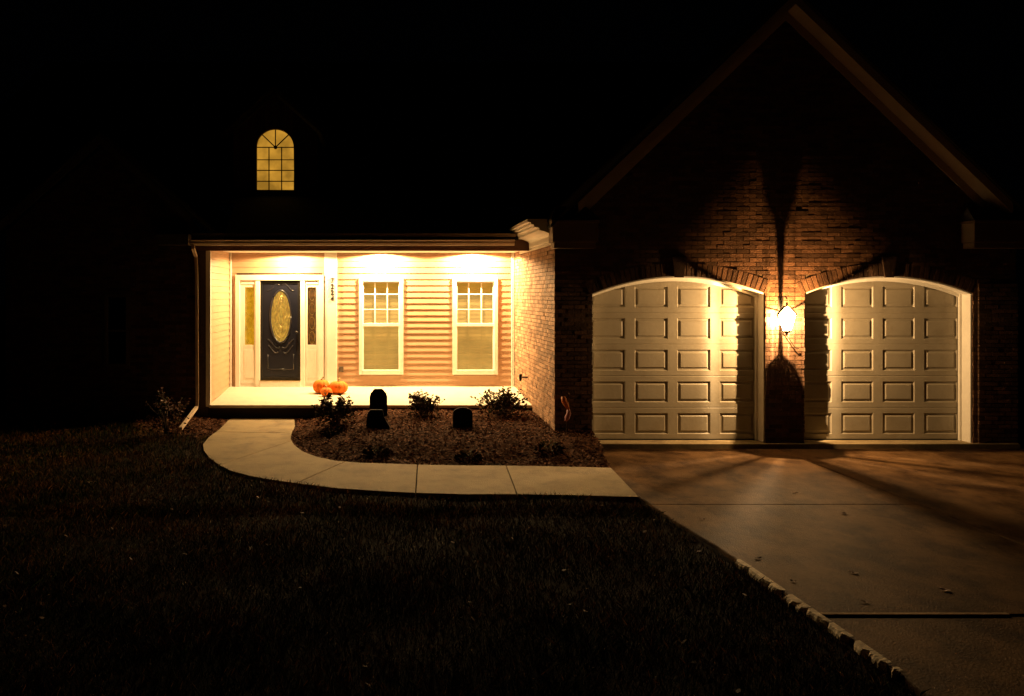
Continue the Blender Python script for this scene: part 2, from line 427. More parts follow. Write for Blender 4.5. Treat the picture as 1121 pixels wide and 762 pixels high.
# house number, digits stacked
def text_mesh(s, size, m, loc, parent, name='digit'):
    cu = bpy.data.curves.new(name, 'FONT'); cu.body = s; cu.size = size; cu.extrude = .004; cu.align_x = 'CENTER'; cu.offset = .004
    t = bpy.data.objects.new(name, cu); COL.objects.link(t)
    dg = bpy.context.evaluated_depsgraph_get(); me = bpy.data.meshes.new_from_object(t.evaluated_get(dg))
    bpy.data.objects.remove(t); me.materials.clear(); me.materials.append(m)
    me.transform(Matrix.Translation(loc) @ Matrix.Rotation(math.pi/2, 4, 'X'))
    o = bpy.data.objects.new(name, me); COL.objects.link(o); o.parent = parent; return o
for i, ch in enumerate('7224'):
    p = P(363.8, 309.5+i*6.6, DB-.082); text_mesh(ch, .135, M['black'], p, cb, 'house_number')
# outlet box
ob = MB(); c = P(373.5,404,DB-.03); ob.box(c.x-.045,c.x+.045,DB-.05,DB-.015,c.z-.06,c.z+.05); ob.build('outlet_cover', M['mortar'], house, bevel=.006)

# porch floor slab (slightly sloped to drain), footing
mb = MB(); mb.prismx([(DB,ZFB),(DP-.02,ZFF),(DP-.02,ZFF-.05),(DB,ZFF-.05)], XL+.004, XR-.002)
pf_ = mb.build('porch_floor', M['concrete_porch'], house)
MB().prismx([(DB,ZFF-.052),(DP+.01,ZFF-.052),(DP+.01,-.2),(DB,-.2)], XL-.02, XR-.001).build('porch_footing', mat('footing_shaded', (.018,.012,.01), .95), house)  # shade on the riser put into the near-black footing colour
# ceiling, beam, gutter, porch roof
ROOF0 = Z(258,DP-.3)
ce = MB().box(XL-.02, XR-.002, DP+.13, DB+.02, CEIL, CEIL+.03); co = ce.build('porch_ceiling', M['trim'], house)
BM = Z(274.5, DP)
MB().box(LWX-.02, XR-.06, DP-.01, DP+.125, BM, BM+.20).build('porch_beam', mat('beam_shaded', (.10,.05,.03), .7), house, bevel=.004)  # white beam, shade on its unlit face put into the brown colour
mb = MB(); mb.box(LWX-.05, 2.36, DP-.30, DP-.012, BM+.202, BM+.225); mb.box(LWX-.05, 2.36, DP-.32, DP-.30, BM+.16, BM+.29)
mb.build('fascia', M['gutter'], house)
gy = DP-.325; gz = Z(262.5, DP-.4)
prof = [(gy,gz+.0),(gy,gz-.10),(gy-.055,gz-.10),(gy-.085,gz-.06),(gy-.085,gz-.03),(gy-.11,gz-.012),(gy-.11,gz+.004),(gy-.102,gz+.004),(gy-.098,gz-.02),(gy-.07,gz-.05),(gy-.05,gz-.088),(gy-.01,gz-.088),(gy-.01,gz)]
gut = MB().prismx(prof, X(207.5,DP-.4), 2.33); gt = gut.build('gutter', M['gutter'], house)
PS = .62
mb = MB(); ya, za = DP-.36, gz+.03; yb2 = 24.5
mb.prismx([(ya,za),(yb2,za+(yb2-ya)*PS),(yb2,za+(yb2-ya)*PS-.05),(ya,za-.04)], X(245,DP-.36), 2.4)
mr = mb.build('roof', M['shingle'], house); mr['label'] = 'dark main roof above the porch'
MB().prismx([(ya+1.2,za+1.2*PS-.002),(yb2+.01,za+(yb2-ya)*PS+.01),(yb2+.01,za+(yb2-ya)*PS-.06),(ya+1.2,za+1.2*PS-.06)], -9, 11.5).build('roof_field', M['shingle'], mr)
# downspout
ds = MB(); d0 = DP-.42
pts = [P(211,268,d0), P(211.5,272,d0), P(214.5,281,DP-.09), P(215.3,300,DP-.07), P(216,438,DP-.07), P(215.5,446,DP-.09)]
for a, b in zip(pts[:-1], pts[1:]): ds.bar(a, b+(b-a).normalized()*.012, .055, .045, up=(0,1,0))
dso = ds.build('downspout', M['gutter'], house, bevel=.004)
p0 = P(215.2,446,DP-.12); D_ = 14.75; p1 = Vector((X(197.5,D_), D_, zwalk(D_)+.10))
MB().bar(p0, p1, .06, .05).build('downspout_extension', M['gutter'], dso, bevel=.006)
MB().tube([P(576,413,15.6)+Vector((.03,0,0)), P(575,413,15.6)+Vector((-.09,0,0))], .014).tube([P(573.6,409.5,15.6)+Vector((-.06,0,0)), P(573.6,417,15.6)+Vector((-.06,0,0))], [.03,.02]).build('hose_tap', M['black'], house)

# recessed porch lights
def spot(name, loc, e, size, blend, col=(1,.66,.29), r=.04):
    l = bpy.data.lights.new(name, 'SPOT'); l.energy = e; l.spot_size = math.radians(size); l.spot_blend = blend
    l.color = col; l.shadow_soft_size = r
    o = bpy.data.objects.new(name, l); COL.objects.link(o); o.location = loc; return o
for (lx, ly, e) in ((X(417.5,DB), DB-.24, 1000), (X(517.5,DB), DB-.24, 1000), (X(322,DB), DB-.5, 430)):
    t = MB(); n = 28; vs = []; fs = []
    for r_, z_ in ((.052,CEIL-.004),(.085,CEIL-.012),(.088,CEIL-.002)):
        for k in range(n): a = 2*math.pi*k/n; vs.append((lx+r_*math.cos(a), ly+r_*math.sin(a), z_))
    for i in range(2):
        for k in range(n): fs.append((i*n+k, i*n+(k+1)%n, (i+1)*n+(k+1)%n, (i+1)*n+k))
    t.add(vs, fs, True); tr = t.build('recessed_light', M['trim'], house)
    MB().lathe([(.05,-.003),(.05,0)], 20, (lx,ly,CEIL-.003)).build('lens', M['lens'], tr)
    s = spot('porch_spot', (lx, ly, CEIL-.02), e, 173, .10); s.parent = tr

# windows -------------------------------------------------------------------
def window(x0, x1, z0, z1, idx):
    f = .075; fr = MB()
    y0, y1 = DB-.05, DB+.04
    fr.box(x0, x0+f, y0, y1, z0, z1); fr.box(x1-f, x1, y0, y1, z0, z1)
    fr.box(x0+f, x1-f, y0, y1, z1-f, z1); fr.box(x0+f, x1-f, y0-.012, y1, z0, z0+f+.02)
    zm = Z(355.5, DB)
    fr.box(x0+f, x1-f, DB-.02, DB+.035, zm-.032, zm+.032)
    w = fr.build('window', M['trim'], house, bevel=.004)
    w['label'] = ('porch window nearer the front door' if idx == 0 else 'porch window nearer the brick wall')+', white double-hung with grid'
    i0, i1 = x0+f, x1-f; za = z0+f+.02; zt = z1-f
    sh = MB().box(i0+.02, i1-.02, DB-.012, DB+.03, zt-.03, zt).box(i0, i0+.022, DB-.012, DB+.03, za, zt).box(i1-.022, i1, DB-.012, DB+.03, za, zt)
    sh.build('sash', M['trim'], w)
    mu = MB(); 
    for k in (1,2):
        xm = i0+(i1-i0)*k/3; mu.box(xm-.012, xm+.012, DB+.003, DB+.015, zm+.032, zt-.02)
    for k, zz in enumerate((Z(322,DB), Z(338.7,DB))): mu.box(i0+.02, i1-.02, DB+.004, DB+.014, zz-.010, zz+.010)
    mu.build('muntins', M['trim'], w)
    mu = MB(); zl = zm-.6
    for k in (1,2):
        xm = i0+(i1-i0)*k/3; mu.box(xm-.010, xm+.010, DB+.028, DB+.036, za, zm-.032)
    for zz in (za+(zm-za)*.33, za+(zm-za)*.66): mu.box(i0, i1, DB+.029, DB+.035, zz-.009, zz+.009)
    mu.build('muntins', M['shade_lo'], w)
    MB().add([(i0,DB+.02,zm),(i1,DB+.02,zm),(i1,DB+.02,zt),(i0,DB+.02,zt)],[(0,1,2,3)]).add([(i0,DB+.024,za),(i1,DB+.024,za),(i1,DB+.024,zm),(i0,DB+.024,zm)],[(0,1,2,3)]).build('pane', M['glass'], w)
    # pleated shade behind the glass
    zc = Z(321.5, DB)
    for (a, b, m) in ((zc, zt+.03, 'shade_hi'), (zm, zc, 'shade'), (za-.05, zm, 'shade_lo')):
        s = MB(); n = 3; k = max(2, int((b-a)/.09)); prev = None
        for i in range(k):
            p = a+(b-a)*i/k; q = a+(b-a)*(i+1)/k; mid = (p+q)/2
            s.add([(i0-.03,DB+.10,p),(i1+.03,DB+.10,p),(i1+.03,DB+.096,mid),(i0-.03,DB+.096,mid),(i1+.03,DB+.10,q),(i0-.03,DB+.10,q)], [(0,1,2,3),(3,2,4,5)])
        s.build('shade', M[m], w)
for i, w in enumerate(WIN): window(*w, i)
MB().box(XL, XR, DB+.13, DB+.16, 0, 3.4).build('inner_wall', M['mortar'], house)

# front door ----------------------------------------------------------------
dx0, dx1 = X(285,DB), X(329,DB); dz0, dz1 = Z(416,DB), Z(307,DB)
fr = MB(); y0, y1 = DB-.055, DB+.05
ox0, ox1, oz = X(258,DB), X(354.5,DB), Z(301,DB)
fr.box(ox0, X(263,DB), y0-.01, y1, ZFB-.01, oz); fr.box(X(349.5,DB), ox1, y0-.01, y1, ZFB-.01, oz)
fr.box(X(263,DB), X(349.5,DB), y0-.012, y1, dz1+.002, oz)
fr.box(X(280,DB), dx0-.002, y0, y1, ZFB-.005, dz1); fr.box(dx1+.002, X(334,DB), y0, y1, ZFB-.005, dz1)
fr.box(dx0-.002, dx1+.002, y0-.03, y1, ZFB-.005, dz0-.015)
fo = fr.build('door_frame', M['trim'], house, bevel=.005); fo['label'] = 'wide white surround of the front door with sidelights'
MB().box(dx0-.002,dx1+.002,y0-.035,y1-.02,dz0-.014,dz0-.004).build('threshold', M['brass'], fo)
d = MB(); yd = DB+.005
d.box(dx0, dx1, yd, yd+.045, dz0, dz1)
door = d.build('front_door', M['navy'], house, bevel=.003); door['label'] = 'dark navy front door with a lit oval leaded glass'
# black storm-door style border
st = MB(); w_ = .055; ys = yd-.025
st.box(dx0,dx0+w_*.8,ys,yd-.001,dz0,dz1); st.box(dx1-w_,dx1,ys,yd-.001,dz0,dz1); st.box(dx0+w_*.8,dx1-w_,ys,yd-.001,dz1-.06,dz1); st.box(dx0+w_*.8,dx1-w_,ys,yd-.001,dz0,dz0+.06)
st.build('storm_door_frame', M['black'], door, bevel=.003)
cx, cz = X(307.3,DB), Z(346.5,DB); rx, rz = .20, .52
ov = MB(); n = 48; ov.add([(cx, yd-.006, cz)]+[(cx+rx*math.cos(2*math.pi*k/n), yd-.004, cz+rz*math.sin(2*math.pi*k/n)) for k in range(n)], [(0, 1+k, 1+(k+1)%n) for k in range(n)])
og = ov.build('oval_glass', M['oval'], door)
def ring(mb, sx, sz, r, y, a0=0, a1=2*math.pi, n=48, cx_=None, cz_=None):
    c1 = cx if cx_ is None else cx_; c2 = cz if cz_ is None else cz_
    mb.tube([(c1+sx*math.cos(a0+(a1-a0)*k/n), y, c2+sz*math.sin(a0+(a1-a0)*k/n)) for k in range(n+1)], r, 8); return mb
ring(MB(), rx+.012, rz+.012, .020, yd-.008).build('oval_moulding', M['navy'], door)
le = MB(); ring(le, rx*.78, rz*.82, .005, yd-.009); ring(le, rx*.30, rz*.36, .004, yd-.009); ring(le, rx*.5, rz*.6, .003, yd-.009)
for s_ in (-1,1):
    le.tube([(cx,yd-.009,cz+s_*rz*.8),(cx+.05,yd-.009,cz+s_*rz*.55),(cx,yd-.009,cz+s_*rz*.36)], .003, 6)
    le.tube([(cx,yd-.009,cz+s_*rz*.8),(cx-.05,yd-.009,cz+s_*rz*.55),(cx,yd-.009,cz+s_*rz*.36)], .003, 6)
le.build('lead_came', M['brass'], og)
sw_ = MB()
for s_ in (-1,1):
    # ogee mouldings above and below the oval
    pts = [];
    for t in np.linspace(0,1,14):
        pts.append((cx+s_*(.02+.25*t), yd-.004, cz+rz+.115-.10*t*t+.035*math.sin(t*6)))
    MB().tube(pts, .011, 8).build('door_moulding', M['navy'], door)
    pts = [(cx+s_*(.02+.25*t), yd-.004, cz-rz-.10+.15*t*t-.03*math.sin(t*6)) for t in np.linspace(0,1,14)]
    MB().tube(pts, .011, 8).build('door_moulding', M['navy'], door)
    pts = [(cx+s_*(.05+.20*t), yd-.004, cz-rz-.20+.10*t*t-.03*math.sin(t*5)) for t in np.linspace(0,1,14)]
    MB().tube(pts, .010, 8).build('door_moulding', M['navy'], door)
zl = dz0+.22
sw_.tube([(cx-.26,yd-.004,zl),(cx+.26,yd-.004,zl)], .009, 8); sw_.tube([(cx-.26,yd-.004,zl),(cx-.26,yd-.004,zl+.30)], .009, 8); sw_.tube([(cx+.26,yd-.004,zl),(cx+.26,yd-.004,zl+.30)], .009, 8)
sw_.build('door_moulding', M['navy'], door)
hd = MB().tube([(dx1-.075,yd-.02,dz0+.98),(dx1-.075,yd-.075,dz0+.98)], .014).lathe([(.0,-.02),(.028,-.01),(.03,.01),(0.0,.025)], 12, (dx1-.075,yd-.085,dz0+.98))
hd.build('handle', M['black'], door)
# sidelights
for k, (a, b, ga, gb, m) in enumerate(((263,280,268,278.3,'side_l'), (334,349.5,336.8,346.2,'side_r'))):
    x0, x1 = X(a,DB), X(b,DB); g0, g1 = X(ga,DB), X(gb,DB); zt, zb = Z(314.5,DB), Z(377.5,DB)
    y0 = DB-.018; y1 = DB+.04; s = MB()
    s.box(x0, g0, y0, y1, ZFB+.06, dz1); s.box(g1, x1, y0, y1, ZFB+.06, dz1)
    s.box(g0, g1, y0, y1, zt, dz1); s.box(g0, g1, y0, y1, ZFB+.06, zb)
    s.box(x0+.02,x1-.02,y0-.018,y0-.001,zt+.06,zt+.10)
    s.box(g0-.01, g1+.01, y0-.010, y0-.001, ZFB+.18, zb-.10)
    sl = s.build('sidelight', M['trim'], house, bevel=.003)
    sl['label'] = ('left sidelight glowing yellow' if k == 0 else 'right sidelight with darker amber glass')
    MB().add([(g0,DB+.02,zb),(g1,DB+.02,zb),(g1,DB+.02,zt),(g0,DB+.02,zt)], [(0,1,2,3)]).build('glass', M[m], sl)
    MB().box(x0,x1,DB-.012,DB+.03,ZFB,ZFB+.058).build('sill', M['trim'], sl)
    c_ = MB(); gm = (g0+g1)/2
    for zz in np.linspace(zb+.15, zt-.15, 4):
        ring(c_, (g1-g0)*.32, .12, .003, DB+.016, cx_=gm, cz_=zz, n=20)
    c_.build('lead_came', M['brass'], sl)
    MB().add([(g0,DB+.008,zb),(g1,DB+.008,zb),(g1,DB+.008,zt),(g0,DB+.008,zt)], [(0,1,2,3)]).build('pane', M['glass'], sl)

# dormer with arched window ------------------------------------------------
DD = 17.55; ax0, ax1 = X(280.5,DD), X(321.7,DD); azb, azs, azt = Z(208,DD), Z(160.7,DD), Z(141,DD)
acx = (ax0+ax1)/2; ahw = (ax1-ax0)/2
def arc_z(x):
    t = max(0, 1-((x-acx)/ahw)**2); return azs+(azt-azs)*math.sqrt(t)
dw0, dw1 = acx-.80, acx+.80; dapex = azt+.75
def drl(x): return dapex-.1-abs(x-acx)*.9
mb = MB(); xs = sorted(set(list(acx+ahw*np.sin(np.linspace(-math.pi/2, math.pi/2, 41)))+[dw0,dw1]))
for a, b in zip(xs[:-1], xs[1:]):
    ins = ax0-1e-6 < (a+b)/2 < ax1+1e-6
    if ins:
        mb.add([(a,DD,arc_z(a)),(b,DD,arc_z(b)),(b,DD,drl(b)),(a,DD,drl(a))],[(0,1,2,3)]); mb.add([(a,DD,azb-.9),(b,DD,azb-.9),(b,DD,azb),(a,DD,azb)],[(0,1,2,3)])
        mb.add([(a,DD,arc_z(a)),(b,DD,arc_z(b)),(b,DD+.12,arc_z(b)),(a,DD+.12,arc_z(a))],[(0,1,2,3)])
    else: mb.add([(a,DD,azb-.9),(b,DD,azb-.9),(b,DD,drl(b)),(a,DD,drl(a))],[(0,1,2,3)])
mb.box(dw0,dw0+.02,DD+.001,DD+3,azb-.9,drl(dw0)); mb.box(dw1-.02,dw1,DD+.001,DD+3,azb-.9,drl(dw1))
mb.add([(ax0,DD,azb),(ax1,DD,azb),(ax1,DD+.12,azb),(ax0,DD+.12,azb)],[(0,1,2,3)])
dor = mb.build('dormer', M['brick'], house, fixn=False); dor['label'] = 'dormer wall holding the lit arched window, darkness put into its colour'  # siding wall given the dark brick colour to imitate missing light
mb = MB()
for s_ in (-1,1):
    xe = acx+s_*1.02; mb.prism([(acx,dapex+.05),(xe,dapex+.05-1.02*.9),(xe,dapex-1.02*.9),(acx,dapex)], DD-.15, DD+4)
mb.build('dormer_roof', M['shingle'], dor)
aw = MB(); n = 24
pts = [(ax0,azb)]+[(acx-ahw*math.cos(math.pi*k/n), azs+(azt-azs)*math.sin(math.pi*k/n)) for k in range(n+1)]+[(ax1,azb)]
aw.add([(x,DD+.085,z) for x,z in pts], [tuple(range(len(pts)))])
awo = aw.build('arched_window', M['upper_pane'], house, fixn=False); awo['label'] = 'small lit arched window with dark grid high above the porch'
mu = MB(); ym = DD+.06
for px in (294, 307.9): x = X(px,DD); mu.box(x-.010,x+.010,ym,ym+.02,azb,azs)
for py, w2 in ((160.7,.009),(174.4,.008),(186,.009),(198,.009)): z = Z(py,DD); mu.box(ax0,ax1,ym+.003,ym+.017,z-w2,z+w2)
for a in (45, 90, 135):
    a = math.radians(a); q = (acx+math.cos(a)*ahw, ym+.01, azs+math.sin(a)*(azt-azs)); mu.bar((acx,ym+.01,azs), q, .02, .016, up=(0,1,0))
mu.tube([(acx,ym-.004,azs),(acx,ym+.022,azs)], .036, 14)
mu.build('muntins', mat('muntin_brown', (.06,.018,.008), .7), awo)
ft = MB(); ft.tube([(x,DD+.05,z) for x,z in pts]+[(ax0,DD+.05,azb)], .012, 6); ft.build('frame', M['gutter'], awo)

# left wing ------------------------------------------------------------------
WX0, WX1 = -6.75, LWX+.03; wcx = -4.98; wap = Z(148,DP-.3); wsl = .88
def wrl(x): return wap-.12-abs(x-wcx)*wsl
mb = MB(); xs = list(np.linspace(WX0, WX1, 20))+[wcx]; xs.sort()
for a, b in zip(xs[:-1], xs[1:]): mb.add([(a,DP,-.3),(b,DP,-.3),(b,DP,wrl(b)),(a,DP,wrl(a))],[(0,1,2,3)])
mb.box(WX0-.02, WX0, DP+.001, 24, -.3, wrl(WX0))
core = mb.build('mortar', M['mortar'], None, fixn=False)
wbk = MB(); bricks(wbk, WX0, WX1, -.15, 5.0, lambda a,b,za,zb: ([(a,b)] if (za+zb)/2 < wrl((a+b)/2)-.03 and not (b > X(116,DP) and a < X(141,DP) and X and Z(402,DP) < za < Z(322,DP)) else []),
    lambda mb,a,b,za,zb,d: mb.box(a,b,DP-d,DP+.01,za,zb))
wo = wbk.build('brick_wall', M['brick'], house, fixn=False); wo['label'] = 'unlit brick front of the left wing'
core.parent = wo
mb = MB()
for s_ in (-1,1):
    xe = wcx+s_*1.95; zz = wap-1.95*wsl; mb.prism([(wcx,wap+.05),(xe,zz+.05),(xe,zz),(wcx,wap)], DP-.34, 24.3)
lr = mb.build('roof', M['shingle'], house); lr['label'] = 'dark gable roof of the left wing'
mb = MB()
for s_ in (-1,1):
    xe = wcx+s_*1.6; zz = wap-1.6*wsl; mb.prism([(wcx,wap-.01),(xe,zz-.01),(xe,zz-.16),(wcx,wap-.16)], DP-.30, DP-.27)
mb.box(-3.98,-3.42,DP-.30,DP-.02,Z(268,DP-.3),Z(256,DP-.3))
mb.build('rake_board', M['wing_trim_shaded'], lr)
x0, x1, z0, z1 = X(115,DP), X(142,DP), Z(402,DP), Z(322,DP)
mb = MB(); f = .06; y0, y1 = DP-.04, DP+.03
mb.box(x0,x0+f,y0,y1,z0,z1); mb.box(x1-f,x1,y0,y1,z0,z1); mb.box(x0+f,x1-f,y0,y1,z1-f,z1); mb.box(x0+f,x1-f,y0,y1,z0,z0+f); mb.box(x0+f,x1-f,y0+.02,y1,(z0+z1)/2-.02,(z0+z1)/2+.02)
dwn = mb.build('window', M['wing_trim_shaded'], house); dwn['label'] = 'unlit window of the left wing'
MB().add([(x0+f,DP-.006,z0+f),(x1-f,DP-.006,z0+f),(x1-f,DP-.006,z1-f),(x0+f,DP-.006,z1-f)],[(0,1,2,3)]).build('pane', mat('dark_glass', (.005,.005,.006), .08), dwn)
# back of the house so it is closed
MB().box(-6.7, GX1-.05, 23.9, 24.0, -.2, 3.3).build('rear_wall', M['brick'], house)

# ---------------------------------------------------------------- wall lantern
LX = X(861, 14.07); LY = DG-.235; BZ = Z(350, LY)
lan = thing('wall_lantern', 'lit six-sided wall lantern on the brick pillar between the two garage doors', 'wall lantern', (LX, DG-.02, BZ))
cy = LY-(DG-.02)                              # local y of the lantern axis
r0, r1, r2 = .062, .138, .031; zb_, zt_, zr = -.175, .080, .205
def octpt(r, z, k): a = math.pi/2+k*math.pi/4; return (r*math.cos(a), cy+r*math.sin(a), z)
for k in range(8):
    rm = r0+(r1-r0)*(.01-zb_)/(zt_-zb_)
    MB().tube([octpt(r0,zb_,k), octpt(rm,.01,k), octpt(rm+.01,.035,k), octpt(r1,zt_,k)], [.0125]*4 if k == 0 else ([.006,.006,.015,.019] if k in (2,6) else ([.009]*4 if k == 4 else ([.0010]*4 if k in (1,7) else [.0035]*4))), 8).build('post', M['black'], lan)  # post widths shaped for the shadows they cast on wall and driveway
mb = MB()
for k in range(8):
    mb.tube([octpt(r1,zt_,k), octpt(r2,zr,k)], .0115 if k == 0 else (.021 if k in (2,6) else (.0012 if k in (1,7) else .0045)), 8)  # side ribs widened to block light across the upper wall
    mb.tube([octpt(r1,zt_,k), octpt(r1,zt_,k+1)], .006, 6); mb.tube([octpt(r2,zr,k), octpt(r2,zr,k+1)], .006, 6)
mb.build('top_cage', M['black'], lan)
mb = MB(); mb.lathe([(.0,zb_-.08),(.012,zb_-.065),(.02,zb_-.035),(.05,zb_-.022),(r0+.010,zb_-.01),(r0+.012,zb_+.006),(.0,zb_+.007)], 8, (0,cy,0), False, math.pi/2)
mb.build('base', M['black'], lan)
MB().lathe([(.030,zr-.003),(.032,zr+.008),(.012,zr+.02),(.018,zr+.045),(.008,zr+.065),(.0,zr+.075)], 12, (0,cy,0)).build('finial', M['black'], lan)
mb = MB()
for k in range(8):
    for (u0, u1) in ((0,.60),(.69,1)) if k in (0,2,4,6) else ((0,.31),(.40,1)):  # gaps left between panes to throw bright rays
        mb.add([octpt(r0-.004,zb_+.008,k+u0),octpt(r0-.004,zb_+.008,k+u1),octpt(r1-.004,zt_,k+u1),octpt(r1-.004,zt_,k+u0)],[(0,1,2,3)])
mb.build('glass', M['lglass'], lan)
mb = MB()
for k in range(8): mb.add([octpt(r1-.004,zt_+.004,k),octpt(r1-.004,zt_+.004,k+1),octpt(r2,zr-.004,k+1),octpt(r2,zr-.004,k)],[(0,1,2,3)])
mb.build('top_glass', glass_mat('amber_top_glass', (.62,.48,.32), .05, .05, .2), lan)  # tint added to weaken the light thrown up the wall
mb = MB().box(-.045,.045,-.0,.012,-.10,.34); mb.tube([(0,0,.29),(0,-.05,.345),(0,-.13,.36),(0,cy+.03,.345),(0,cy,.32)], .010, 8)
mb.tube([(0,0,-.05),(0,-.04,-.19),(0,-.10,-.25),(0,cy+.02,-.24),(0,cy,zb_-.03)], .007, 8)
mb.tube([(.01,-.02,-.10),(.05,-.03,-.21),(.12,-.03,-.31),(.20,-.03,-.43),(.235,-.03,-.46),(.27,-.03,-.45)], .0065, 6)
mb.build('wall_bracket', M['black'], lan)
mb = MB().lathe([(.011,zb_+.01),(.011,-.07),(.013,-.065)], 10, (0,cy,0)); mb.build('candle', M['trim'], lan)
MB().lathe([(.0,-.05),(.016,-.038),(.020,-.015),(.014,.012),(.0,.035)], 14, (0,cy,0)).build('bulb', M['bulb'], lan)
l = bpy.data.lights.new('lantern_light', 'POINT'); l.energy = LANE; l.color = (1,.63,.29); l.shadow_soft_size = .005
lo = bpy.data.objects.new('lantern_light', l); COL.objects.link(lo); lo.parent = lan; lo.location = (0,cy,-.0)

# ---------------------------------------------------------------- ground
def lump(x, y):
    return .018*np.sin(x*1.7+y*.9)+.014*np.sin(x*3.1-y*2.3+1)+.008*np.sin(x*7.3+y*5.1)
def lawn_z(x, y):
    z = np.where(y > 16.5, zwalk(16.5), zwalk(np.maximum(y, 10.4)))-.04
    near = np.clip((DRIVE_X-x)/1.6-.08, 0, 1)
    return z*near+np.minimum(z, -.112)*(1-near)+lump(x, y)*.6*(.25+.75*near)
xs = np.concatenate([[-160,-80,-40,-22], np.arange(-14, 12.01, .25), [22,40,80,160]])
ys = np.concatenate([[-60,-20,-5], np.arange(0, 24.01, .25), [40,80,200]])
gx, gy_ = np.meshgrid(xs, ys); gz_ = lawn_z(gx, gy_)
inside = (gx > DRIVE_X+.10) ; gz_ = np.where(inside & (gy_ < 24), np.minimum(gz_, -.25), gz_)
house_in = (gy_ > 16.7); gz_ = np.where(house_in, gz_, gz_)
nx, ny = len(xs), len(ys)
gm = MB(); gm.v = [tuple(v) for v in np.stack([gx.ravel(), gy_.ravel(), gz_.ravel()], 1)]
gm.f = [(j*nx+i, j*nx+i+1, (j+1)*nx+i+1, (j+1)*nx+i) for j in range(ny-1) for i in range(nx-1)]; gm.sm = [True]*len(gm.f)
struct(gm.build('lawn', M['soil'], fixn=False))

def slab(name, pts, top, thick, m, bevel=.008):
    bm = bmesh.new(); vs = [bm.verts.new((p[0], p[1], top(p[1]))) for p in pts]
    f = bm.faces.new(vs); bmesh.ops.recalc_face_normals(bm, faces=[f])
    if f.normal.z < 0: f.normal_flip()
    r = bmesh.ops.extrude_face_region(bm, geom=[f])
    ev = [g_ for g_ in r['geom'] if isinstance(g_, bmesh.types.BMVert)]
    bmesh.ops.translate(bm, verts=vs, vec=(0,0,-thick))
    bmesh.ops.recalc_face_normals(bm, faces=bm.faces)
    me = bpy.data.meshes.new(name); bm.to_mesh(me); bm.free(); me.materials.append(m)
    o = bpy.data.objects.new(name, me); COL.objects.link(o)
    if bevel:
        b = o.modifiers.new('bevel','BEVEL'); b.width = bevel; b.segments = 2; b.limit_method = 'ANGLE'; b.angle_limit = math.radians(50)
    return struct(o)
def ex(y): return float(np.interp(y, [1,5.9,8.1,10,11.1,12.6,13.6,14.2], [3.30,3.29,3.22,3.10,3.04,3.14,3.26,3.30]))
# garage apron (inside the openings) and driveway panels
struct(MB().box(GX0+.05, GX1, DG-.10, DR+.10, -.3, .0).build('garage_slab', M['concrete']))
JX = 6.14; T1, T2 = Z, None
Ta = EYE+.07; D1 = Ta/.230; D2 = Ta/.351
def dz(y): return -.07
XE = 16.
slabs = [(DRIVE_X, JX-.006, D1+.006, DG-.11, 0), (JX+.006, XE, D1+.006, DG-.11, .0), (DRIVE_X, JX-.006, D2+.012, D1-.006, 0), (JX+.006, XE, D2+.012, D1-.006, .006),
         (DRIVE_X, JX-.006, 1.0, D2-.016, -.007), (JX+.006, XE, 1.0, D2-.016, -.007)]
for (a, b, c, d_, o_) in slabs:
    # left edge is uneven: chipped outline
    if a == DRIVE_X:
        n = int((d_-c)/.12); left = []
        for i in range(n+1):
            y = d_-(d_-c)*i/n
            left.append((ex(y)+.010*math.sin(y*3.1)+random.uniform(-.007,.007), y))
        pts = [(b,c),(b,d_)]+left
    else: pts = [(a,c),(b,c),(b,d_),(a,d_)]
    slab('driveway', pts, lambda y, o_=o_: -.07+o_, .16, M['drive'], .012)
struct(MB().box(DRIVE_X+.03, XE, 1.0, DG-.12, -.3, -.135).build('driveway_base', M['soil']))
struct(MB().box(ex(D2)+.03, X(1105,D2), D2-.012, D2+.034, -.12, -.063).build('driveway_joint', mat('joint_patch', (.36,.23,.12), .9, .35, 7, .6, 40), bevel=.004))
# broken concrete lip along the driveway edge, lit look put into its pale colour
mb = MB(); random.seed(5)
xq = 806.
while xq < 990:
    ln = random.uniform(5, 21); ya_, yb_ = xq, xq+ln; wd = random.uniform(.018,.042)*(1.5 if 815 < xq < 880 else .9); xq += ln+random.choice([.6,.8,1.5,6])
    Da = Ta/((float(np.interp(ya_,[810,870,900,985],[613,660,674,737]))-HY)/1000); Db = Ta/((float(np.interp(yb_,[810,870,900,985],[613,660,674,737]))-HY)/1000)
    n = 10; top = []; w0 = wd
    for i in range(n+1):
        t = i/n; y = Da+(Db-Da)*t; env = min(1, 5*t, 5*(1-t))
        w0 += random.uniform(-.009,.009); w0 = min(max(w0, wd*.6), wd*1.2)
        x_ = ex(y)-.004; top.append(((x_+.03,y,-.0615+random.uniform(-.001,.001)),(x_-w0*env*.7,y,-.063-random.uniform(0,.004)),(x_-w0*env-.006,y,-.085),(x_-w0*env-.008,y,-.25)))
    vs = [p for q in top for p in q]
    mb.add(vs, [(i*4+k, i*4+k+1, i*4+k+5, i*4+k+4) for i in range(n) for k in range(3)])
struct(mb.build('driveway_edge', M['drive2']))

